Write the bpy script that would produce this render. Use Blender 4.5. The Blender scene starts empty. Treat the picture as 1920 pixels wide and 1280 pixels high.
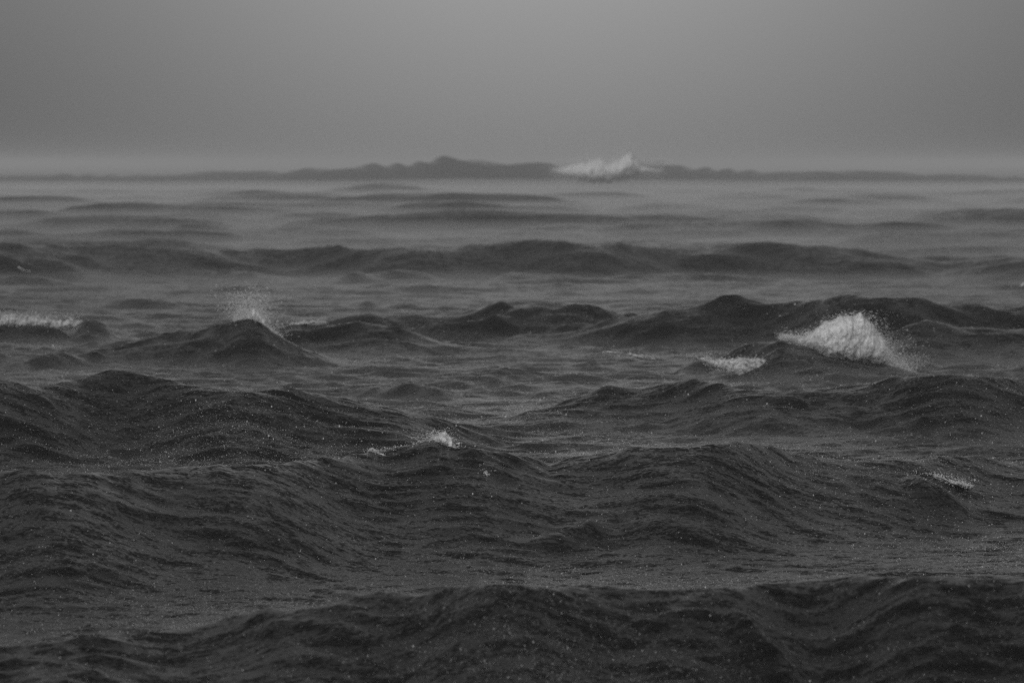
import bpy, math, random
import numpy as np
from mathutils import Vector

random.seed(7)
rng = np.random.default_rng(11)
SC = bpy.context.scene
COL = SC.collection

# ------------------------------------------------------------------ camera
CAM_H = 4.5                      # eye height above the mean water, metres
F_PX = 200 / 36 * 1920           # focal length in photo pixels
HORIZON = 306                    # photo row of the eye level
PITCH = math.atan((640 - HORIZON) / F_PX)
cam = bpy.data.cameras.new('camera')
cam.lens = 200
cam.sensor_width = 36
cam.clip_start = 0.5
cam.clip_end = 40000
cam.dof.use_dof = True
cam.dof.focus_distance = 76
cam.dof.aperture_fstop = 3.2
camo = bpy.data.objects.new('camera', cam)
camo.location = (0, 0, CAM_H)
camo.rotation_euler = (math.pi / 2 - PITCH, 0, 0)
COL.objects.link(camo)
SC.camera = camo

# ------------------------------------------------------------------ sky
W = bpy.data.worlds.new('World')
SC.world = W
W.use_nodes = True
nt = W.node_tree
nt.nodes.clear()
N = nt.nodes.new
L = nt.links.new
SUN_EL, SUN_AZ = math.radians(32), math.radians(200)     # high, behind the viewer's right shoulder
sky = N('ShaderNodeTexSky')
sky.sky_type = 'NISHITA'
sky.sun_disc = False
sky.sun_elevation = SUN_EL
sky.sun_rotation = SUN_AZ
sky.air_density = 1.0
sky.dust_density = 8.0
sky.ozone_density = 1.0
bw = N('ShaderNodeRGBToBW')
L(sky.outputs[0], bw.inputs[0])
flat = N('ShaderNodeMath'); flat.operation = 'POWER'; flat.inputs[1].default_value = 0.25   # cloud evens the sky out
L(bw.outputs[0], flat.inputs[0])
# sky painted brighter towards the view direction, standing in for lens edge darkening
tc = N('ShaderNodeTexCoord')
dotn = N('ShaderNodeVectorMath'); dotn.operation = 'DISTANCE'
GLOW_Z = 0.35                    # the glow is taller than it is wide
e0 = math.radians(0.7)
dotn.inputs[1].default_value = (math.sin(math.radians(0.25)), math.cos(e0), math.sin(e0) * GLOW_Z)
squash = N('ShaderNodeVectorMath'); squash.operation = 'MULTIPLY'; squash.inputs[1].default_value = (1, 1, GLOW_Z)
L(tc.outputs['Generated'], squash.inputs[0]); L(squash.outputs[0], dotn.inputs[0])
sq = N('ShaderNodeMath'); sq.operation = 'POWER'; sq.inputs[1].default_value = 2
L(dotn.outputs['Value'], sq.inputs[0])
sc_ = N('ShaderNodeMath'); sc_.operation = 'MULTIPLY'; sc_.inputs[1].default_value = -1 / (2 * 0.058 ** 2)
L(sq.outputs[0], sc_.inputs[0])
ex = N('ShaderNodeMath'); ex.operation = 'EXPONENT'
L(sc_.outputs[0], ex.inputs[0])
gl = N('ShaderNodeMath'); gl.operation = 'MULTIPLY_ADD'; gl.inputs[1].default_value = 1.95; gl.inputs[2].default_value = 1.2
L(ex.outputs[0], gl.inputs[0])
# overcast: brighter overhead
sep = N('ShaderNodeSeparateXYZ'); L(tc.outputs['Generated'], sep.inputs[0])
up = N('ShaderNodeMapRange'); up.interpolation_type = 'SMOOTHSTEP'
up.inputs['From Min'].default_value = 0.05; up.inputs['From Max'].default_value = 1.0
up.inputs['To Min'].default_value = 0.0; up.inputs['To Max'].default_value = 0.0
L(sep.outputs['Z'], up.inputs['Value'])
ad = N('ShaderNodeMath'); ad.operation = 'ADD'
L(gl.outputs[0], ad.inputs[0]); L(up.outputs[0], ad.inputs[1])
mul = N('ShaderNodeMath'); mul.operation = 'MULTIPLY'
L(flat.outputs[0], mul.inputs[0]); L(ad.outputs[0], mul.inputs[1])
bg = N('ShaderNodeBackground')
bg.inputs['Strength'].default_value = 0.15
L(mul.outputs[0], bg.inputs['Color'])
wo = N('ShaderNodeOutputWorld')
L(bg.outputs[0], wo.inputs['Surface'])

sun = bpy.data.lights.new('sun', 'SUN')
sun.energy = 1.2
sun.angle = math.radians(40)
suno = bpy.data.objects.new('sun', sun)
sd = Vector((math.sin(SUN_AZ) * math.cos(SUN_EL), math.cos(SUN_AZ) * math.cos(SUN_EL), math.sin(SUN_EL)))
suno.rotation_euler = sd.to_track_quat('Z', 'Y').to_euler()
suno.location = (0, 0, 60)
COL.objects.link(suno)

SC.view_settings.view_transform = 'Standard'
SC.view_settings.look = 'None'
SC.view_settings.exposure = 0.0
SC.view_settings.gamma = 1.0
SC.view_settings.use_curve_mapping = False
SC.render.engine = 'CYCLES'
SC.cycles.volume_bounces = 2
SC.cycles.max_bounces = 8
SC.cycles.diffuse_bounces = 2
SC.cycles.glossy_bounces = 3
SC.cycles.use_denoising = False
SC.cycles.sample_clamp_indirect = 4


# ------------------------------------------------------------------ materials
def new_mat(name):
    m = bpy.data.materials.new(name)
    m.use_nodes = True
    t = m.node_tree
    t.nodes.clear()
    return m, t, t.nodes.new, t.links.new


def grey(v):
    return (v, v, v, 1)


WATER_TILT = [(1.3, 2, 0.5, (0.5, 1, 1), 0.3), (3.4, 2, 0.55, (0.6, 1, 1), 0.7), (8.0, 2, 0.6, (0.7, 1, 1), 0.8), (22.0, 1, 0.5, (1, 1, 1), 0.8)]


def water_material():
    m, t, n, l = new_mat('sea_water')
    out = n('ShaderNodeOutputMaterial')
    p = n('ShaderNodeBsdfPrincipled')
    p.inputs['Base Color'].default_value = grey(0.004)
    p.inputs['IOR'].default_value = 1.15
    p.inputs['Roughness'].default_value = 0.22
    geo = n('ShaderNodeNewGeometry')

    def noise(scale, detail, rough, stretch):
        mp = n('ShaderNodeMapping')
        mp.inputs['Scale'].default_value = stretch
        mp.inputs['Rotation'].default_value = (0, 0, math.radians(-18))
        l(geo.outputs['Position'], mp.inputs['Vector'])
        x = n('ShaderNodeTexNoise')
        x.inputs['Scale'].default_value = scale
        x.inputs['Detail'].default_value = detail
        x.inputs['Roughness'].default_value = rough
        l(mp.outputs[0], x.inputs['Vector'])
        return x
    # tilt of the small facets: ripples, then the pitting of the rain
    total = geo.outputs['Normal']
    for scale, detail, rough, stretch, amount in WATER_TILT:
        x = noise(scale, detail, rough, stretch)
        c = n('ShaderNodeVectorMath'); c.operation = 'SUBTRACT'; c.inputs[1].default_value = (0.5, 0.5, 0.5)
        l(x.outputs['Color'], c.inputs[0])
        k = n('ShaderNodeVectorMath'); k.operation = 'MULTIPLY'; k.inputs[1].default_value = (amount, amount, amount * 0.2)
        l(c.outputs[0], k.inputs[0])
        ad_ = n('ShaderNodeVectorMath'); ad_.operation = 'ADD'
        l(total, ad_.inputs[0]); l(k.outputs[0], ad_.inputs[1])
        total = ad_.outputs[0]
    nm = n('ShaderNodeVectorMath'); nm.operation = 'NORMALIZE'
    l(total, nm.inputs[0])
    l(nm.outputs[0], p.inputs['Normal'])
    l(p.outputs[0], out.inputs['Surface'])
    return m


def foam_material(name='sea_foam', lo=0.5, hi=0.9, scale=7):
    m, t, n, l = new_mat(name)
    out = n('ShaderNodeOutputMaterial')
    p = n('ShaderNodeBsdfPrincipled')
    geo = n('ShaderNodeNewGeometry')
    x = n('ShaderNodeTexNoise'); x.inputs['Scale'].default_value = scale; x.inputs['Detail'].default_value = 6
    x.inputs['Roughness'].default_value = 0.7
    l(geo.outputs['Position'], x.inputs['Vector'])
    r = n('ShaderNodeMapRange')
    r.inputs['From Min'].default_value = 0.36; r.inputs['From Max'].default_value = 0.58
    r.inputs['To Min'].default_value = lo; r.inputs['To Max'].default_value = hi
    l(x.outputs['Fac'], r.inputs['Value'])
    l(r.outputs[0], p.inputs['Base Color'])
    p.inputs['Roughness'].default_value = 0.7
    b = n('ShaderNodeBump'); b.inputs['Strength'].default_value = 0.8; b.inputs['Distance'].default_value = 0.06
    l(x.outputs['Fac'], b.inputs['Height'])
    l(b.outputs[0], p.inputs['Normal'])
    l(p.outputs[0], out.inputs['Surface'])
    return m


def drop_material(v=0.9):
    m, t, n, l = new_mat('spray_drops')
    out = n('ShaderNodeOutputMaterial')
    d = n('ShaderNodeBsdfDiffuse'); d.inputs['Color'].default_value = grey(v)
    tr = n('ShaderNodeBsdfTranslucent'); tr.inputs['Color'].default_value = grey(v)
    mx = n('ShaderNodeMixShader'); mx.inputs[0].default_value = 0.5
    l(d.outputs[0], mx.inputs[1]); l(tr.outputs[0], mx.inputs[2])
    l(mx.outputs[0], out.inputs['Surface'])
    return m


def volume_material(name, density, g, colour=0.95):
    m, t, n, l = new_mat(name)
    out = n('ShaderNodeOutputMaterial')
    v = n('ShaderNodeVolumePrincipled')
    v.inputs['Color'].default_value = grey(colour)
    v.inputs['Density'].default_value = density
    v.inputs['Anisotropy'].default_value = g
    l(v.outputs[0], out.inputs['Volume'])
    return m


M_WATER = water_material()
M_FOAM = foam_material()
M_THIN = foam_material('thin_foam', 0.06, 0.75, 13)
M_DROP = drop_material()
M_HAZE = volume_material('haze_air', 0.00055, 0.0, 1.0)
M_MIST = volume_material('spindrift_mist', 0.012, 0.0, 1.0)


def mesh_from_arrays(name, co, tri=None, quad=None, smooth=False):
    me = bpy.data.meshes.new(name)
    idx, size = (tri, 3) if tri is not None else (quad, 4)
    nf = len(idx)
    me.vertices.add(len(co))
    me.vertices.foreach_set('co', np.ascontiguousarray(co, dtype=np.float32).ravel())
    me.loops.add(nf * size)
    me.loops.foreach_set('vertex_index', np.ascontiguousarray(idx, dtype=np.int32).ravel())
    me.polygons.add(nf)
    me.polygons.foreach_set('loop_start', np.arange(0, nf * size, size, dtype=np.int32))
    me.polygons.foreach_set('use_smooth', np.full(nf, smooth, dtype=bool))
    me.update(calc_edges=True)
    me.validate()
    return me


def link(name, me, mat, parent=None, loc=None):
    o = bpy.data.objects.new(name, me)
    if mat:
        me.materials.append(mat)
    if loc is not None:
        o.location = loc
    o.parent = parent
    COL.objects.link(o)
    return o


# ------------------------------------------------------------------ the waves, measured from the photograph
def ray(px, py):
    """unit-depth ray (per metre of world +Y) of a photo pixel: returns dx/dD and dz/dD"""
    v = (640 - np.asarray(py, float)) / F_PX
    u = (np.asarray(px, float) - 960) / F_PX
    y = math.cos(PITCH) + v * math.sin(PITCH)
    z = -math.sin(PITCH) + v * math.cos(PITCH)
    return u / y, z / y


FLOOR = -0.05
# each crest line: (height to aim at, front length, back length, points); far ridge gives its distance
CRESTS = [
    # distant breaking ridge on the skyline
    dict(main=1, keep=1, D=1100, wf=11, wb=16, p=[(-300, 330), (0, 328), (130, 326), (250, 328), (330, 325), (420, 318), (520, 320), (640, 311), (700, 306), (760, 306), (790, 303), (815, 295), (838, 291), (860, 291), (885, 294), (920, 298), (960, 301), (1000, 303), (1035, 305), (1060, 318), (1165, 316), (1185, 304), (1230, 307), (1280, 311), (1340, 315), (1400, 318), (1500, 322), (1550, 317), (1600, 320), (1700, 324), (1800, 327), (1920, 330), (2300, 330)]),
    dict(rise=0.7, z=2.0, wf=9, wb=9, p=[(-300, 352), (0, 350), (20, 345), (35, 352), (70, 353), (130, 357), (250, 360), (310, 357), (390, 361), (450, 367), (520, 370), (680, 374)], tr=1),
    dict(z=1.9, wf=8, wb=8, p=[(1020, 352), (1090, 345), (1130, 346), (1200, 352)], tl=1, tr=1),
    dict(rise=0.6, z=1.9, wf=8, wb=8, p=[(1150, 366), (1240, 360), (1350, 362), (1500, 358), (1650, 361), (1920, 357), (2300, 358)], tl=1),
    dict(z=1.8, wf=8, wb=8, p=[(60, 388), (120, 385), (190, 380), (230, 385), (300, 388), (380, 393)], tl=1, tr=1),
    dict(z=1.8, wf=8, wb=8, p=[(320, 383), (350, 380), (390, 374), (430, 379), (520, 384), (640, 385), (700, 389)], tl=1, tr=1),
    dict(z=1.8, wf=7, wb=7, p=[(780, 386), (840, 381), (900, 383), (980, 382), (1050, 386)], tl=1, tr=1),
    dict(z=1.8, wf=8, wb=8, p=[(1080, 392), (1160, 387), (1250, 389), (1330, 392), (1450, 388), (1560, 393), (1700, 391), (1920, 396), (2300, 396)], tl=1),
    dict(rise=0.6, z=1.6, wf=7, wb=8, p=[(-300, 400), (0, 402), (60, 406), (130, 412), (200, 420), (260, 426)], tr=1),
    dict(rise=0.7, z=1.6, wf=7, wb=8, p=[(280, 412), (380, 402), (480, 402), (560, 400), (600, 403), (640, 408), (700, 412), (760, 417), (840, 421), (960, 426)], tl=1, tr=1),
    dict(z=1.5, wf=6, wb=7, p=[(820, 402), (900, 398), (1000, 399), (1080, 405)], tl=1, tr=1),
    dict(z=1.6, wf=7, wb=8, p=[(1180, 411), (1260, 405), (1350, 408), (1440, 413)], tl=1, tr=1),
    dict(z=1.5, wf=6, wb=7, p=[(290, 428), (340, 422), (380, 424), (440, 431), (520, 436)], tl=1, tr=1),
    dict(z=1.5, wf=6, wb=7, p=[(-300, 438), (0, 440), (50, 436), (120, 440)], tr=1),
    dict(rise=0.5, z=1.5, wf=6, wb=7, p=[(1210, 436), (1290, 429), (1380, 425), (1480, 429), (1600, 434), (1720, 429), (1920, 438), (2300, 440)], tl=1),
    # the long crest across the middle distance
    dict(main=1, z=1.2, wf=3.8, wb=6, p=[(-300, 462), (0, 460), (60, 455), (110, 448), (160, 445), (240, 446), (300, 450), (350, 455), (400, 463), (440, 467), (500, 468), (560, 464), (640, 456), (670, 458), (690, 463), (730, 462), (790, 458), (850, 456), (880, 447), (920, 449), (980, 446), (1060, 447), (1080, 452), (1130, 449), (1165, 446), (1200, 452), (1280, 456), (1360, 456), (1400, 452), (1480, 455), (1560, 459), (1640, 464), (1700, 470), (1760, 478), (1830, 482), (1920, 482), (2300, 480)]),
    dict(z=1.25, wf=4, wb=5, p=[(1120, 504), (1180, 492), (1230, 480), (1280, 471), (1340, 467), (1400, 471), (1470, 478)], tl=1, tr=1),
    dict(z=1.25, wf=4, wb=5, p=[(1380, 494), (1450, 487), (1500, 485), (1600, 486), (1700, 490), (1790, 502), (1850, 510)], tl=1, tr=1),
    dict(z=1.2, wf=4, wb=5, p=[(-300, 480), (0, 479), (60, 484), (140, 487), (240, 497)], tr=1),
    dict(z=1.1, wf=3.6, wb=5, p=[(-300, 510), (0, 512), (80, 513), (140, 520), (200, 530)], tr=1),
    dict(z=1.1, wf=3.6, wb=5, p=[(220, 518), (280, 508), (340, 512), (420, 500), (480, 506), (560, 513)], tl=1, tr=1),
    dict(z=1.1, wf=3.6, wb=5, p=[(600, 512), (660, 506), (720, 508), (800, 512), (850, 522)], tl=1, tr=1),
    dict(z=1.1, wf=3.6, wb=5, p=[(880, 516), (960, 508), (1050, 514), (1130, 520)], tl=1, tr=1),
    dict(z=1.0, wf=3.6, wb=5, p=[(120, 582), (200, 573), (240, 566), (290, 557), (330, 562), (380, 570)], tl=1, tr=1),
    # right crest behind the breaker
    dict(main=1, z=1.0, wf=2.3, wb=4, p=[(800, 612), (1000, 600), (1150, 590), (1290, 578), (1320, 572), (1350, 562), (1385, 554), (1400, 558), (1470, 566), (1530, 560), (1550, 551), (1600, 549), (1630, 555), (1680, 554), (1720, 559), (1760, 570), (1800, 574), (1840, 567), (1855, 564), (1900, 570), (1920, 569), (2300, 565)], tl=1),
    dict(main=1, keep=1, D=150, wf=2.2, wb=3.0, p=[(400, 660), (520, 625), (620, 604), (700, 596), (760, 590), (850, 584), (920, 575), (980, 571), (1040, 578), (1080, 572), (1120, 575), (1170, 584), (1220, 594), (1330, 625), (1460, 660)]),
    dict(z=0.9, wf=3, wb=4, p=[(1120, 606), (1145, 597), (1160, 590), (1190, 585), (1230, 588), (1250, 600), (1290, 612), (1340, 622)], tl=1, tr=1),
    dict(z=0.85, wf=3, wb=4, p=[(690, 606), (740, 598), (800, 594), (900, 592), (1000, 592), (1060, 600), (1130, 606), (1190, 620)], tl=1, tr=1),
    dict(main=1, keep=1, D=137, wf=2.2, wb=2.8, p=[(360, 700), (450, 655), (530, 618), (560, 609), (600, 606), (640, 606), (700, 606), (740, 612), (790, 627), (830, 640), (890, 650), (960, 660), (1060, 672), (1200, 700)]),
    dict(main=1, keep=1, D=135, wf=2.4, wb=3.0, p=[(1540, 700), (1610, 660), (1660, 630), (1700, 612), (1740, 600), (1800, 605), (1920, 608), (2300, 606)]),
    # peaked wave under the left splash
    dict(main=1, keep=1, D=131, wf=2.2, wb=2.2, p=[(-100, 700), (60, 682), (180, 660), (250, 641), (300, 626), (380, 618), (420, 612), (445, 602), (470, 597), (490, 605), (510, 625), (540, 644), (570, 656), (640, 672), (760, 690), (900, 705)]),
    dict(rise=0.5, z=0.9, wf=1.6, wb=1.5, p=[(130, 612), (147, 603), (165, 596), (180, 594), (200, 603), (225, 613)], tl=1, tr=1),
    dict(z=0.75, wf=2.0, wb=1.6, p=[(-300, 610), (0, 613), (50, 612), (110, 617), (150, 620), (220, 626)], tr=1),
    dict(z=0.6, wf=2.5, wb=3, p=[(-300, 690), (0, 681), (40, 672), (90, 662), (150, 656), (200, 661), (250, 668)], tr=1),
    dict(z=0.55, wf=2, wb=2.5, p=[(330, 664), (370, 656), (410, 651), (440, 655), (480, 664)], tl=1, tr=1),
    # breaking wave on the right
    dict(main=1, keep=1, D=122, wf=2.2, wb=2.0, p=[(1120, 730), (1230, 708), (1310, 684), (1345, 673), (1380, 655), (1440, 633), (1465, 630), (1480, 640), (1510, 648), (1540, 660), (1570, 668), (1600, 670), (1640, 678), (1690, 690), (1730, 702), (1820, 725)]),
    dict(z=0.5, wf=1.5, wb=1.5, p=[(1260, 686), (1300, 679), (1322, 680), (1345, 690)], tl=1, tr=1),
    dict(z=0.65, wf=1.8, wb=2.2, p=[(760, 704), (800, 700), (860, 697), (920, 692), (950, 690), (990, 693), (1040, 700)], tl=1, tr=1),
    dict(z=0.6, wf=2, wb=2.5, p=[(640, 730), (700, 721), (760, 718), (820, 721), (880, 727)], tl=1, tr=1),
    dict(main=1, z=0.65, wf=2.2, wb=3, p=[(800, 770), (900, 752), (1000, 738), (1060, 728), (1090, 721), (1130, 715), (1200, 718), (1260, 713), (1310, 711), (1380, 722), (1440, 728), (1500, 729), (1560, 729), (1620, 721), (1670, 708), (1700, 703), (1740, 705), (1800, 700), (1860, 704), (1920, 708), (2300, 706)], tl=1),
    # long dark crest on the left
    dict(main=1, skew=0.6, z=0.7, wf=2.8, wb=3.5, p=[(-300, 712), (0, 712), (30, 715), (60, 722), (120, 713), (170, 705), (210, 698), (240, 702), (290, 710), (350, 722), (400, 730), (480, 730), (540, 728), (600, 735), (660, 748), (740, 765), (860, 792), (1000, 832), (1150, 870)], tr=1),
    dict(z=0.95, wf=2.2, wb=3, p=[(680, 768), (720, 764), (770, 757), (810, 754), (850, 757), (900, 768), (950, 777), (1000, 790), (1060, 803), (1120, 812)], tl=1, tr=1),
    dict(z=0.75, wf=1.6, wb=2, p=[(960, 776), (1000, 771), (1040, 774), (1090, 782)], tl=1, tr=1),
    # main foreground crest
    dict(main=1, skew=0.85, z=0.9, wf=3.4, wb=2.6, p=[(-300, 878), (0, 880), (40, 876), (80, 882), (110, 890), (150, 884), (180, 882), (210, 886), (240, 879), (290, 881), (330, 873), (355, 871), (380, 872), (410, 867), (440, 872), (480, 868), (520, 868), (560, 862), (620, 858), (660, 847), (700, 841), (720, 848), (760, 838), (790, 828), (810, 825), (840, 838), (855, 845), (880, 842), (905, 842), (950, 849), (990, 854), (1015, 862), (1030, 872), (1070, 855), (1110, 850), (1150, 845), (1180, 838), (1240, 842), (1290, 840), (1330, 833), (1380, 826), (1420, 830), (1460, 838), (1480, 850), (1530, 857), (1600, 865), (1650, 866), (1700, 862), (1740, 858), (1810, 853), (1860, 855), (1880, 862), (1920, 868), (2300, 866)]),
    dict(rise=0.09, len=5, z=1.02, wf=1.2, wb=1.2, p=[(1590, 918), (1620, 911), (1680, 902), (1730, 892), (1755, 889), (1775, 897), (1800, 908), (1840, 918)], tl=1, tr=1),
    dict(rise=0.15, len=5, z=0.92, wf=1.2, wb=1.2, p=[(1330, 984), (1400, 966), (1440, 951), (1490, 946), (1530, 954), (1560, 974), (1590, 988), (1620, 998)], tl=1, tr=1),
    dict(rise=0.09, len=5, z=0.85, wf=1.0, wb=1.2, p=[(960, 982), (1000, 975), (1080, 974), (1130, 979), (1180, 974), (1230, 985), (1290, 999)], tl=1, tr=1),
    dict(rise=0.09, len=5, z=0.8, wf=1.0, wb=1.2, p=[(1770, 996), (1800, 982), (1835, 978), (1870, 985), (1900, 997)], tl=1, tr=1),
    # nearest crest
    dict(main=1, z=0.75, wf=2.2, wb=2.0, p=[(-300, 1225), (0, 1212), (230, 1192), (400, 1166), (470, 1145), (505, 1136), (540, 1142), (600, 1131), (660, 1115), (720, 1107), (760, 1110), (790, 1113), (840, 1104), (890, 1096), (930, 1093), (980, 1097), (1040, 1100), (1080, 1097), (1160, 1100), (1230, 1105), (1300, 1105), (1360, 1098), (1430, 1095), (1500, 1090), (1560, 1082), (1600, 1076), (1640, 1079), (1730, 1078), (1800, 1082), (1920, 1083), (2300, 1080)]),
    dict(rise=0.09, len=5, z=0.72, wf=1.0, wb=1.0, p=[(840, 1160), (890, 1150), (960, 1147), (1030, 1155), (1070, 1166)], tl=1, tr=1),
    dict(rise=0.09, len=5, z=0.75, wf=1.0, wb=1.0, p=[(1230, 1142), (1290, 1144), (1340, 1156), (1420, 1164), (1500, 1174), (1550, 1192)], tl=1, tr=1),
]
CAMZ = CAM_H
MAIN = [c for c in CRESTS if c.get('main')]
SUBS = [c for c in CRESTS if not c.get('main')]
for c in CRESTS:
    px = np.array([q[0] for q in c['p']], float)
    py = np.array([q[1] for q in c['p']], float)
    c['t'], c['tz'] = ray(px, py)
    c['ph'] = rng.uniform(0, 6.28, 3)
    c['tf'] = np.linspace(c['t'][0], c['t'][-1], 400)
    full = np.interp(c['tf'], c['t'], c['tz'])
    wn = 1 if c.get('keep') else max(3, int(0.024 / (c['tf'][1] - c['tf'][0])))
    ker = np.hanning(2 * wn + 3)[1:-1]; ker /= ker.sum()
    c['tlow'] = np.convolve(np.pad(full, wn, mode='edge'), ker, 'valid')
    c['tfine'] = full - c['tlow']
    if c.get('main') and 'D' not in c:
        mid = (px > -50) & (px < 1970)
        _, tm = ray(960, py[mid].mean())
        c['D'] = (c['z'] - CAMZ) / tm


def crest_D(c, t):
    a = c['ph']
    return c['D'] * (1 + c.get('skew', 0) * t + 0.012 * np.sin(t * 60 + a[0]) + 0.006 * np.sin(t * 170 + a[1]))


def ends(c, t, soft):
    u = (t - c['t'][0]) / (c['t'][-1] - c['t'][0])
    k = np.ones_like(u)
    if c.get('tl'):
        q = np.clip(u / soft, 0, 1); k *= q * q * (3 - 2 * q)
    if c.get('tr'):
        q = np.clip((1 - u) / soft, 0, 1); k *= q * q * (3 - 2 * q)
    return k


def near(c, t, s):
    m = np.abs(s) < 6 * max(c['wf'], c['wb'])
    if c.get('tl'):
        m &= t > c['t'][0]
    if c.get('tr'):
        m &= t < c['t'][-1]
    return m


def profile(c, s, k=1.0):
    r = (0.08 if c.get('main') else 0.2) * c['wf'] * k
    d = np.sqrt(s * s + r * r) - r
    q = 1 - d / (1.5 * k * c['wf'])          # an even slope down the face, easing out at its foot
    front = (q + np.sqrt(q * q + 0.03)) / (1 + math.sqrt(1.03))
    return np.where(s > 0, front, np.exp(-d / (k * c['wb'])))


def swell(x, y, n_sub=None):
    """long crests keep the skyline of the photograph; lesser crests ride on them"""
    t = x / y
    acc = np.zeros_like(t)
    fine = np.zeros_like(t)
    for c in MAIN:
        s = crest_D(c, t) - y
        m = near(c, t, s)
        if not m.any():
            continue
        D = crest_D(c, t[m])
        h = np.maximum(CAMZ + np.interp(t[m], c['tf'], c['tlow']) * D - FLOOR, 0.02) * ends(c, t[m], 0.3)
        acc[m] += (h * profile(c, s[m])) ** 5
        fine[m] += np.interp(t[m], c['tf'], c['tfine']) * D * ends(c, t[m], 0.3) * profile(c, s[m], 0.3)
    z = FLOOR + acc ** 0.2 + fine
    for c in SUBS[:n_sub]:
        s = crest_D(c, t) - y
        m = near(c, t, s)
        if m.any():
            z[m] += np.interp(t[m], c['ts'], c['hs']) * profile(c, s[m])
    return z


for k, c in enumerate(SUBS):
    vis = np.abs(c['t']) < 0.092
    top = int(np.argmax(np.where(vis, c['tz'], -9)))       # its highest point in the photograph
    mid_t, tz = c['t'][top], c['tz'][top]
    # walk out along the sight line until the water is met
    D = np.geomspace(30, 1200, 3000)
    gap = CAMZ + tz * D - swell(mid_t * D, D, k)
    hit = int(np.argmax(gap < 0)) or 2999
    rise = c.get('rise', min(0.12 + 0.0011 * D[hit], 0.7) if D[hit] > 76 else 0.11)
    j = hit
    while j > 0 and gap[j] < rise:
        j -= 1
    c['D'] = max(D[j], 0.82 * D[hit])
    step = 0.07 + max(0, D[hit] - 100) * 0.0075
    c['wf'] = max(rise * c.get('len', 2.6), 1.3 * step)
    c['wb'] = max(rise * 3.2, 1.3 * step)
    c['ts'] = np.linspace(c['t'][0], c['t'][-1], 80)
    DD = crest_D(c, c['ts'])
    base = swell(c['ts'] * DD, DD, k)
    h = CAMZ + np.interp(c['ts'], c['t'], c['tz']) * DD - base
    c['hs'] = np.clip(h, 0.0, 1.8 * rise) * ends(c, c['ts'], 0.3)


# wind waves: many short crests running on different headings
COMP = []
for i in range(85):
    lam = 0.2 * (40 / 0.2) ** (i / 84)
    th = rng.normal(math.radians(80), math.radians(42 if lam < 1.6 else 32))     # heading: mostly towards or away from the camera
    COMP.append((lam, 2 * math.pi / lam * math.cos(th), 2 * math.pi / lam * math.sin(th), rng.uniform(0, 6.28)))


def chop(x, y, spacing):
    z = np.zeros_like(x)
    gust = 0.75 + 0.45 * np.sin(0.9 * x + 1.3 * np.sin(0.5 * y)) * np.sin(0.7 * y + 1.1 * np.sin(0.8 * x + 2))
    gust = gust + 0.3 * np.sin(2.7 * x + 1.5 * np.sin(1.9 * y)) * np.sin(2.1 * y + 1.4 * np.sin(2.3 * x))
    wx = x + 0.35 * np.sin(0.9 * y + 0.4 * x) + 0.2 * np.sin(2.3 * x + 1.1 * y)
    wy = y + 0.35 * np.sin(0.8 * x - 0.5 * y)
    for lam, kx, ky, ph in COMP:
        if lam > 5:
            amp = 0.0070 * lam * np.clip((y - 170) / 200, 0.0, 1.0)
            amp = np.minimum(amp, 0.2 + 0.22 * np.clip((y - 300) / 200, 0, 1)) * (1 - 0.8 * np.clip((y - 850) / 180, 0, 1))
        else:
            amp = 0.0064 * lam ** 0.85 if lam < 0.8 else 0.0040 * np.clip((y - 40) / 22, 0.8, 5.0)
        fade = np.clip((lam / np.maximum(spacing, 1e-6) - 2.5) / 2.5, 0, 1)
        f = amp * fade * (np.clip(gust, 0.1, 2) if lam < 2.5 else 1.0)
        m = f > 1e-5
        if not np.any(m):
            continue
        if m.all():
            c = np.cos(kx * wx + ky * wy + ph)
            z += f * (np.exp(1.1 * (c - 1)) * 2 - 0.95)
        else:
            c = np.cos(kx * wx[m] + ky * wy[m] + ph)
            z[m] += (f[m] if np.ndim(f) else f) * (np.exp(1.1 * (c - 1)) * 2 - 0.95)
    return z


def surface(x, y, spacing=None):
    if spacing is None:
        spacing = np.maximum(0.06, y * 0.0012)
    return swell(x, y) + chop(x, y, spacing)


def rows():
    out = [4.0]

    def go(to, step):
        while out[-1] < to:
            out.append(out[-1] + step(out[-1]))
    go(40, lambda d: 0.4)
    go(100, lambda d: 0.07)
    go(260, lambda d: 0.07 + (d - 100) * 0.0034)
    go(1400, lambda d: 0.61 + (d - 260) * 0.0075)
    go(30000, lambda d: 11 + (d - 1400) * 0.07)
    return np.array(out)


def build_sea():
    D = rows()
    dense = np.linspace(-0.108, 0.108, 660)
    side = 0.108 + np.cumsum(np.geomspace(0.0006, 0.14, 44))
    t = np.concatenate([-side[::-1], dense, side])
    nr, nc = len(D), len(t)
    dD = np.gradient(D)
    dt = np.gradient(t)
    Y = np.repeat(D, nc)
    T = np.tile(t, nr)
    X = T * Y
    sp = np.maximum(np.repeat(dD, nc), np.tile(dt, nr) * Y)
    Z = np.empty_like(X)
    for a in range(0, len(X), 200000):
        b = a + 200000
        Z[a:b] = surface(X[a:b], Y[a:b], sp[a:b])
    idx = np.arange(nr * nc).reshape(nr, nc)
    q = np.stack([idx[:-1, :-1], idx[:-1, 1:], idx[1:, 1:], idx[1:, :-1]], -1).reshape(-1, 4)
    me = mesh_from_arrays('sea', np.stack([X, Y, Z], 1), quad=q, smooth=True)
    o = link('sea', me, M_WATER)
    o['kind'] = 'structure'
    o['label'] = 'dark rough sea pitted by rain, running to the hazy skyline'
    print('sea grid', nr, nc, 'tris', 2 * len(q), 'z', Z.min(), Z.max())
    return o


SEA = build_sea()


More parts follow.
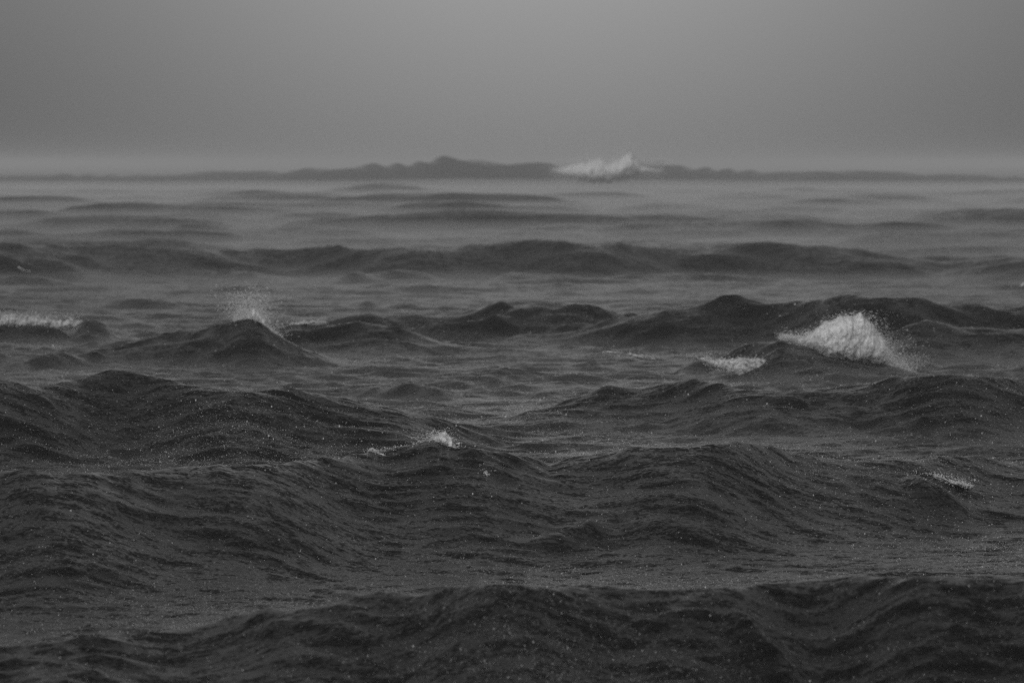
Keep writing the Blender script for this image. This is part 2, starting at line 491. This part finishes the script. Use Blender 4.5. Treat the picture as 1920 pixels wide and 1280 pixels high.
# ------------------------------------------------------------------ haze
def build_haze():
    x, y0, y1, z0, z1 = 36500, -120, 30500, -3.2, 8.1
    v = [(-x, y0, z0), (x, y0, z0), (x, y1, z0), (-x, y1, z0), (-x, y0, z1), (x, y0, z1), (x, y1, z1), (-x, y1, z1)]
    f = [(0, 3, 2, 1), (4, 5, 6, 7), (0, 1, 5, 4), (1, 2, 6, 5), (2, 3, 7, 6), (3, 0, 4, 7)]
    me = mesh_from_arrays('haze', np.array(v, float), quad=np.array(f))
    o = link('haze', me, M_HAZE)
    o['kind'] = 'stuff'
    o['label'] = 'grey rain haze over the water'
    return o


build_haze()


def build_mist():
    """spindrift lying in the troughs: its top follows the evened-out water, so the crests stand clear"""
    ys = np.concatenate([np.arange(66, 110, 2.0), np.geomspace(110, 1500, 70)])
    ts = np.linspace(-0.35, 0.35, 141)
    Y, T = np.meshgrid(ys, ts, indexing='ij')
    Z = np.zeros_like(Y)
    k = np.clip(Y / 80, 0.7, 3)
    n = 0
    for dy in (-24, -16, -8, 0, 8, 16, 24):
        for dx in (-4, 0, 4):
            yy = np.maximum(Y + dy * k, 10)
            Z += swell((T * Y + dx * k).ravel(), yy.ravel()).reshape(Y.shape)
            n += 1
    q = np.clip((Y - 66) / 30, 0, 1)
    Z = Z / n + MIST_TOP + np.clip((Y - 190) / 250, 0, 1) * 0.6 - 0.7 * (1 - q * q * (3 - 2 * q))
    nr, nc = Y.shape
    X = T * Y
    top = np.stack([X, Y, Z], -1).reshape(-1, 3)
    bot = np.stack([X, Y, 0 * Z - 2.6], -1).reshape(-1, 3)
    idx = np.arange(nr * nc).reshape(nr, nc)
    q = np.stack([idx[:-1, :-1], idx[:-1, 1:], idx[1:, 1:], idx[1:, :-1]], -1).reshape(-1, 4)
    o2 = nr * nc
    loop = np.concatenate([idx[0, :-1], idx[:-1, -1], idx[-1, :0:-1], idx[:0:-1, 0]])
    nx = np.roll(loop, -1)
    side = np.stack([loop, loop + o2, nx + o2, nx], -1)
    me = mesh_from_arrays('mist', np.concatenate([top, bot]), quad=np.concatenate([q, q[:, ::-1] + o2, side]))
    o = link('mist', me, M_MIST)
    o['kind'] = 'stuff'
    o['label'] = 'thin pale mist of rain and spindrift lying in the wave troughs'
    return o


MIST_TOP = 0.2
build_mist()


# ------------------------------------------------------------------ rain hitting the water, foam, spray
TETRA = np.array([(0, 0, 1.0), (0.943, 0, -0.333), (-0.471, 0.816, -0.333), (-0.471, -0.816, -0.333)])
TETRA_F = np.array([(0, 1, 2), (0, 2, 3), (0, 3, 1), (1, 3, 2)])


def drop_mesh(name, pts, size, stretch=1.0):
    """many small drops as one mesh"""
    n = len(pts)
    rot = rng.normal(size=(n, 3, 3))
    q = np.linalg.qr(rot)[0]
    v = np.einsum('nij,kj->nki', q, TETRA) * np.asarray(size)[:, None, None]
    v = v + np.asarray(pts)[:, None, :]
    f = TETRA_F[None] + (np.arange(n) * 4)[:, None, None]
    return mesh_from_arrays(name, v.reshape(-1, 3), tri=f.reshape(-1, 3))


def hit(px, py, d0=25.0, d1=1500.0):
    """distance at which a sight line through a photo pixel first meets the water"""
    tx, tz = ray(px, py)
    D = np.geomspace(d0, d1, 6000)
    gap = CAMZ + tz * D - surface(tx * D, D)
    i = int(np.argmax(gap < 0))
    return D[i] if gap[i] < 0 else d1


def at(px, py, D):
    tx, tz = ray(px, py)
    return np.stack([tx * D, D + 0 * tx, CAMZ + tz * D], -1)


def wob(a, seed, f=1.0):
    """smooth one-dimensional noise, about -1 to 1"""
    r = np.random.default_rng(seed)
    z = np.zeros_like(a, dtype=float)
    for k in range(6):
        z += np.sin(a * f * 1.9 ** k + r.uniform(0, 6.28)) / 1.45 ** k
    return z / 2.2


from mathutils import noise as mn


def foam_body(name, top, bottom, D, depth, parent, nu=110, nv=22, rough=0.25, jag=0.15, seed=1, mat=None):
    """a lump of foam between an upper and a lower outline (photo pixels), with real thickness"""
    top = np.array(top, float); bottom = np.array(bottom, float)
    x0, x1 = max(top[0, 0], bottom[0, 0]), min(top[-1, 0], bottom[-1, 0])
    px = np.linspace(x0, x1, nu)
    yt = np.interp(px, top[:, 0], top[:, 1])
    yb = np.interp(px, bottom[:, 0], bottom[:, 1])
    hpx = np.maximum(yb - yt, 0.3)
    yt = yt - hpx * jag * wob(px, seed, 0.16)
    Dc = D(px) if callable(D) else np.interp(px, [x0, x1], D)
    A = np.linspace(0, 2 * math.pi, nv, endpoint=False)
    co = []
    edge = np.sin(np.pi * np.linspace(0.02, 0.98, nu)) ** 0.5
    for i in range(nu):
        lo, hi = at(px[i], yb[i], Dc[i]), at(px[i], yt[i], Dc[i])
        c = (lo + hi) / 2
        hh = (hi[2] - lo[2]) / 2 * edge[i]
        dd = min(depth, hh * 1.6 + 0.04) * edge[i]
        for a in A:
            p = Vector((c[0], c[1] + dd * math.sin(a), c[2] + hh * math.cos(a)))
            k = mn.fractal(p * 3.2, 1.0, 2.0, 5) * rough * max(hh, 0.04) * 1.4
            k2 = mn.fractal(p * 16, 1.0, 2.0, 3) * rough * max(hh, 0.04) * 0.6
            r = Vector((0.4 * mn.noise(p * 5 + Vector((9, 0, 0))), math.sin(a), math.cos(a)))
            p = p + r * (k + k2)
            co.append(p[:])
    co = np.array(co)
    idx = np.arange(nu * nv).reshape(nu, nv)
    nx = np.roll(idx, -1, axis=1)
    q = np.stack([idx[:-1], nx[:-1], nx[1:], idx[1:]], -1).reshape(-1, 4)
    o = link(name, mesh_from_arrays(name, co, quad=q, smooth=True), mat or M_FOAM, parent)
    return o, co


def whitecap(name, label, cat, loc, group='breaking crests and foam on the sea'):
    e = bpy.data.objects.new(name, None)
    e.empty_display_size = 0.5
    e['label'] = label
    e['category'] = cat
    e['group'] = group
    COL.objects.link(e)
    return e


def tag(o, label, cat, group='breaking crests and foam on the sea'):
    o['label'] = label; o['category'] = cat; o['group'] = group
    return o


def spray(parent, pts, size):
    o = link('spray', drop_mesh('spray', pts, size), M_DROP, parent)
    o['kind'] = 'stuff'
    return o


def skin_drops(co, n, out, size):
    """drops clinging round a foam lump, thinning outwards"""
    i = rng.integers(0, len(co), n)
    p = co[i] + rng.normal(size=(n, 3)) * np.array([0.5, 0.4, 0.5]) * out * rng.exponential(1, (n, 1))
    return p, size * rng.lognormal(0, 0.45, n)


def burst(px, py, D, n, rise_px, spread_px, size, lean=0.0, power=1.6):
    """drops thrown up and outwards from a line of crest points"""
    k = rng.uniform(0, len(px) - 1, n)
    bx = np.interp(k, np.arange(len(px)), px); by = np.interp(k, np.arange(len(px)), py)
    u = rng.random(n) ** power
    x = bx + rng.normal(0, 1, n) * spread_px * (0.15 + u) + lean * u * rise_px
    y = by - u * rise_px * rng.uniform(0.3, 1.0, n)
    d = D + rng.normal(0, 0.25, n)
    return at(x, y, d), size * rng.lognormal(0, 0.4, n)


def behind(mark, back):
    """distance just behind the crest that passes through a given photo point"""
    c = next(c for c in CRESTS if mark in c['p'])
    return lambda px: crest_D(c, ray(px, 640.0)[0]) + back


# ---- the big breaker on the right
D1f = behind((1465, 630), 0.5)
D1 = float(D1f(1600))
b = whitecap('breaking_wave', 'largest white breaker at the right, a domed burst of foam falling down a dark wave', 'breaking wave', None)
o, co = foam_body('foam', [(1462, 630), (1475, 627), (1500, 632), (1520, 622), (1540, 610), (1560, 600), (1580, 596), (1610, 592), (1625, 600), (1640, 612), (1655, 630), (1668, 650), (1680, 672), (1695, 688), (1712, 700)],
                  [(1462, 636), (1475, 638), (1500, 647), (1530, 658), (1555, 671), (1575, 676), (1600, 676), (1630, 684), (1660, 692), (1690, 701), (1712, 704)], D1f, 0.55, b, nu=260, nv=64, rough=0.13, jag=0.06, seed=3)
p1, s1 = skin_drops(co, 22000, 0.06, 0.0075)
p2, s2 = burst([1540, 1580, 1620, 1660, 1690, 1705], [612, 600, 604, 640, 680, 695], D1, 2600, 26, 18, 0.0075, lean=0.9)
p3, s3 = burst([1660, 1680, 1700, 1715], [660, 680, 692, 702], D1, 500, 36, 22, 0.007, lean=0.5, power=1.0)
p4, s4 = burst([1470, 1490, 1520], [632, 634, 622], D1, 500, 14, 10, 0.008)
spray(b, np.concatenate([p1, p2, p3, p4]), np.concatenate([s1, s2, s3, s4]))

# ---- foam apron at its lower left
D2 = hit(1400, 690)
b = whitecap('foam_apron', 'flat-topped foam patch on the dark wave face, below left of the big right breaker', 'foam', None)
o, co = foam_body('foam', [(1318, 670), (1340, 673), (1400, 672), (1440, 672), (1458, 673), (1464, 676)], [(1318, 676), (1340, 690), (1370, 700), (1400, 704), (1440, 698), (1458, 684), (1464, 679)], (D2 - 0.1, D2 - 0.1), 0.25, b, nu=120, nv=26, rough=0.3, jag=0.05, seed=5, mat=M_THIN)
p1, s1 = skin_drops(co, 2600, 0.06, 0.009)
p2, s2 = burst([1310, 1330, 1350], [672, 676, 690], D2, 300, 14, 14, 0.008)
spray(b, np.concatenate([p1, p2]), np.concatenate([s1, s2]))

# ---- spiky burst on the left peak
D3f = behind((470, 597), 0.12)
D3 = float(D3f(470))
b = whitecap('spray_burst', 'fan of spray drops thrown up behind a dark peaked wave, left of centre', 'splash', None)
o, co = foam_body('foam', [(440, 598), (455, 590), (470, 583), (485, 588), (500, 604), (515, 622), (528, 632)], [(440, 606), (455, 606), (470, 606), (490, 612), (505, 624), (515, 632), (528, 638)], D3f, 0.3, b, nu=80, nv=22, rough=0.35, jag=0.3, seed=9)
p1, s1 = skin_drops(co, 2600, 0.10, 0.009)
p2, s2 = burst([440, 460, 480, 500], [602, 595, 593, 606], D3, 4200, 72, 28, 0.0095, power=1.8)
p3, s3 = burst([495, 510, 530], [606, 622, 636], D3, 700, 36, 14, 0.008, lean=0.5)
spray(b, np.concatenate([p1, p2, p3]), np.concatenate([s1, s2, s3]))

# ---- strip at the left edge
D4 = hit(80, 612) + 0.5
b = whitecap('foam_strip', 'ragged white foam strip at the left edge, ending at a small dark wave knob', 'foam', None)
o, co = foam_body('foam', [(-60, 592), (0, 594), (20, 590), (45, 595), (80, 594), (110, 599), (140, 597), (152, 596)], [(-60, 612), (0, 614), (50, 613), (110, 618), (140, 620), (152, 610)], (D4, D4), 0.35, b, nu=150, nv=24, rough=0.34, jag=0.28, seed=13, mat=M_THIN)
p1, s1 = skin_drops(co, 4200, 0.07, 0.009)
p2, s2 = burst([-40, 0, 40, 90, 140], [594, 592, 593, 597, 598], D4, 900, 16, 14, 0.008)
spray(b, np.concatenate([p1, p2]), np.concatenate([s1, s2]))

# ---- thin crest line right of the burst
D5 = hit(580, 610) + 0.1
b = whitecap('foam_crest', 'thin pale foam line along the crest just right of the spray fan', 'foam', None)
o, co = foam_body('foam', [(545, 606), (570, 604), (590, 601), (604, 602), (610, 605)], [(545, 609), (570, 608), (590, 606), (604, 606), (610, 607)], (D5, D5), 0.1, b, nu=60, nv=12, rough=0.5, jag=0.4, seed=15, mat=M_THIN)
p1, s1 = skin_drops(co, 700, 0.07, 0.009)
spray(b, p1, s1)

# ---- small splash on the main foreground crest
D6f = behind((810, 825), 0.2)
D6 = float(D6f(825))
b = whitecap('small_splash', 'small white splash on the near long crest, left of centre', 'splash', None)
o, co = foam_body('foam', [(806, 824), (818, 814), (828, 811), (838, 816), (848, 828), (858, 840), (864, 846)], [(806, 828), (818, 829), (828, 832), (838, 840), (848, 847), (858, 850), (864, 850)], D6f, 0.16, b, nu=70, nv=22, rough=0.4, jag=0.35, seed=17)
p1, s1 = skin_drops(co, 1300, 0.05, 0.0055)
p2, s2 = burst([780, 800, 825, 850], [832, 826, 818, 838], D6, 500, 26, 26, 0.005)
p3, s3 = burst([690, 715, 740, 775], [846, 848, 842, 834], D6, 260, 8, 12, 0.005)
spray(b, np.concatenate([p1, p2, p3]), np.concatenate([s1, s2, s3]))

# ---- small foam at right on the near slope
D7 = hit(1790, 908) - 0.05
b = whitecap('foam_patch', 'small foam patch sliding down the near slope at the right edge', 'foam', None)
o, co = foam_body('foam', [(1752, 890), (1768, 894), (1785, 898), (1800, 902), (1815, 904), (1824, 910)], [(1752, 893), (1768, 900), (1785, 908), (1800, 913), (1815, 914), (1824, 913)], (D7, D7), 0.1, b, nu=70, nv=16, rough=0.55, jag=0.4, seed=19, mat=M_THIN)
p1, s1 = skin_drops(co, 900, 0.06, 0.0055)
p2, s2 = burst([1700, 1740, 1780, 1820], [894, 888, 894, 908], D7, 260, 10, 16, 0.005)
spray(b, np.concatenate([p1, p2]), np.concatenate([s1, s2]))


# ---- thin streaks of foam lying on the water
def streak(name, label, pts, thick, seed, n=400, size=0.008):
    pts = np.array(pts, float)
    mid = pts[len(pts) // 2]
    D = hit(mid[0], mid[1]) - 0.04
    top = pts - np.array([0, thick / 2]); bot = pts + np.array([0, thick / 2])
    b = whitecap(name, label, 'foam', None)
    o, co = foam_body('foam', top, bot, (D, D), 0.15, b, nu=70, nv=10, rough=0.6, jag=0.9, seed=seed, mat=M_THIN)
    p, s = skin_drops(co, n, 0.08, size)
    spray(b, p, s)


streak('foam_streak', 'pale foam streak trailing towards the left of the big right breaker', [(1128, 658), (1150, 661), (1180, 664), (1210, 672), (1245, 676), (1285, 680)], 3.5, 31, 700)
streak('foam_fleck', 'tiny pale fleck above the left edge foam strip, far behind it', [(34, 502), (42, 505), (56, 509)], 2.5, 33, 90, 0.010)
streak('foam_fleck', 'small pale foam fleck cut by the right edge, above the right breaker', [(1890, 541), (1905, 538), (1940, 532)], 3.5, 35, 120, 0.010)
streak('foam_line', 'thin foam line on the near crest, left of the small splash', [(690, 845), (706, 847), (718, 852), (726, 858)], 3.5, 39, 220, 0.0045)
streak('foam_line', 'short upright foam dribble below the small splash, on its right', [(908, 884), (912, 889), (917, 897)], 5, 41, 160, 0.0045)

# ---- distant plume on the skyline
D8 = 975
b = whitecap('distant_plume', 'pale plume of spray bursting on the skyline beside the dark swell', 'splash', None)
o, co = foam_body('foam', [(1036, 316), (1060, 309), (1085, 305), (1110, 301), (1125, 299), (1145, 305), (1160, 300), (1174, 286), (1181, 280), (1190, 294), (1202, 310), (1240, 318)], [(1036, 322), (1060, 334), (1085, 339), (1110, 341), (1140, 340), (1160, 338), (1180, 333), (1200, 326), (1240, 322)], (D8, D8), 3.0, b, nu=140, nv=30, rough=0.25, jag=0.05, seed=21)
p1, s1 = skin_drops(co, 20000, 2.4, 0.035)
p2, s2 = burst([1160, 1175, 1190], [300, 285, 300], D8, 3000, 34, 9, 0.035, lean=0.2)
p3, s3 = burst([1190, 1220, 1250], [305, 306, 310], D8, 1600, 14, 14, 0.05, lean=0.6)
p4, s4 = burst([1040, 1080, 1120, 1150], [308, 304, 300, 304], D8, 1500, 12, 12, 0.05)
spray(b, np.concatenate([p1, p2, p3, p4]), np.concatenate([s1, s2, s3, s4]))


# ---- splashes of the rain on the near water
def rain_splashes(n=800000):
    u = rng.random(n)
    y = np.sqrt(43 ** 2 + (175 ** 2 - 43 ** 2) * u)
    y = np.where(rng.random(n) < 0.45, 43 * (110 / 43) ** rng.random(n), y)
    x = rng.uniform(-0.1, 0.1, n) * y
    # they show in drifting clusters
    dens = 0.5 + 0.5 * np.sin(0.55 * x + 0.9 * np.sin(0.31 * y)) * np.sin(0.42 * y + 1.3 * np.sin(0.37 * x) + 1.0)
    keep = rng.random(n) < 0.12 + 0.88 * dens ** 3
    x, y = x[keep], y[keep]
    z = surface(x, y)
    n = len(x)
    big = rng.random(n) < 0.05
    r = np.where(big, 0.0036, 0.0018) * rng.lognormal(0, 0.4, n) * np.clip(y / 75, 0.75, 1.5)
    h = np.abs(rng.normal(0, 0.022, n)) + r * 0.5
    me = bpy.data.meshes.new('rain_splashes')
    me.vertices.add(n)
    me.vertices.foreach_set('co', np.stack([x, y, z + h], 1).astype(np.float32).ravel())
    at_ = me.attributes.new('radius', 'FLOAT', 'POINT')
    at_.data.foreach_set('value', r.astype(np.float32))
    o = link('rain_splashes', me, M_DROP)
    o['kind'] = 'stuff'
    o['label'] = 'fine white rain splashes speckling the near water'
    g = bpy.data.node_groups.new('rain_splashes', 'GeometryNodeTree')
    g.interface.new_socket('Geometry', in_out='INPUT', socket_type='NodeSocketGeometry')
    g.interface.new_socket('Geometry', in_out='OUTPUT', socket_type='NodeSocketGeometry')
    gi, go_ = g.nodes.new('NodeGroupInput'), g.nodes.new('NodeGroupOutput')
    ico = g.nodes.new('GeometryNodeMeshIcoSphere')
    ico.inputs['Radius'].default_value = 1.0
    ico.inputs['Subdivisions'].default_value = 1
    tall = g.nodes.new('GeometryNodeTransform')
    tall.inputs['Scale'].default_value = (0.9, 0.9, 1.5)
    g.links.new(ico.outputs['Mesh'], tall.inputs['Geometry'])
    sm = g.nodes.new('GeometryNodeSetMaterial')
    sm.inputs['Material'].default_value = M_DROP
    g.links.new(tall.outputs[0], sm.inputs['Geometry'])
    na = g.nodes.new('GeometryNodeInputNamedAttribute')
    na.data_type = 'FLOAT'
    na.inputs['Name'].default_value = 'radius'
    ip = g.nodes.new('GeometryNodeInstanceOnPoints')
    g.links.new(gi.outputs[0], ip.inputs['Points'])
    g.links.new(sm.outputs[0], ip.inputs['Instance'])
    g.links.new(na.outputs['Attribute'], ip.inputs['Scale'])
    g.links.new(ip.outputs[0], go_.inputs[0])
    o.modifiers.new('rain_splashes', 'NODES').node_group = g


rain_splashes()
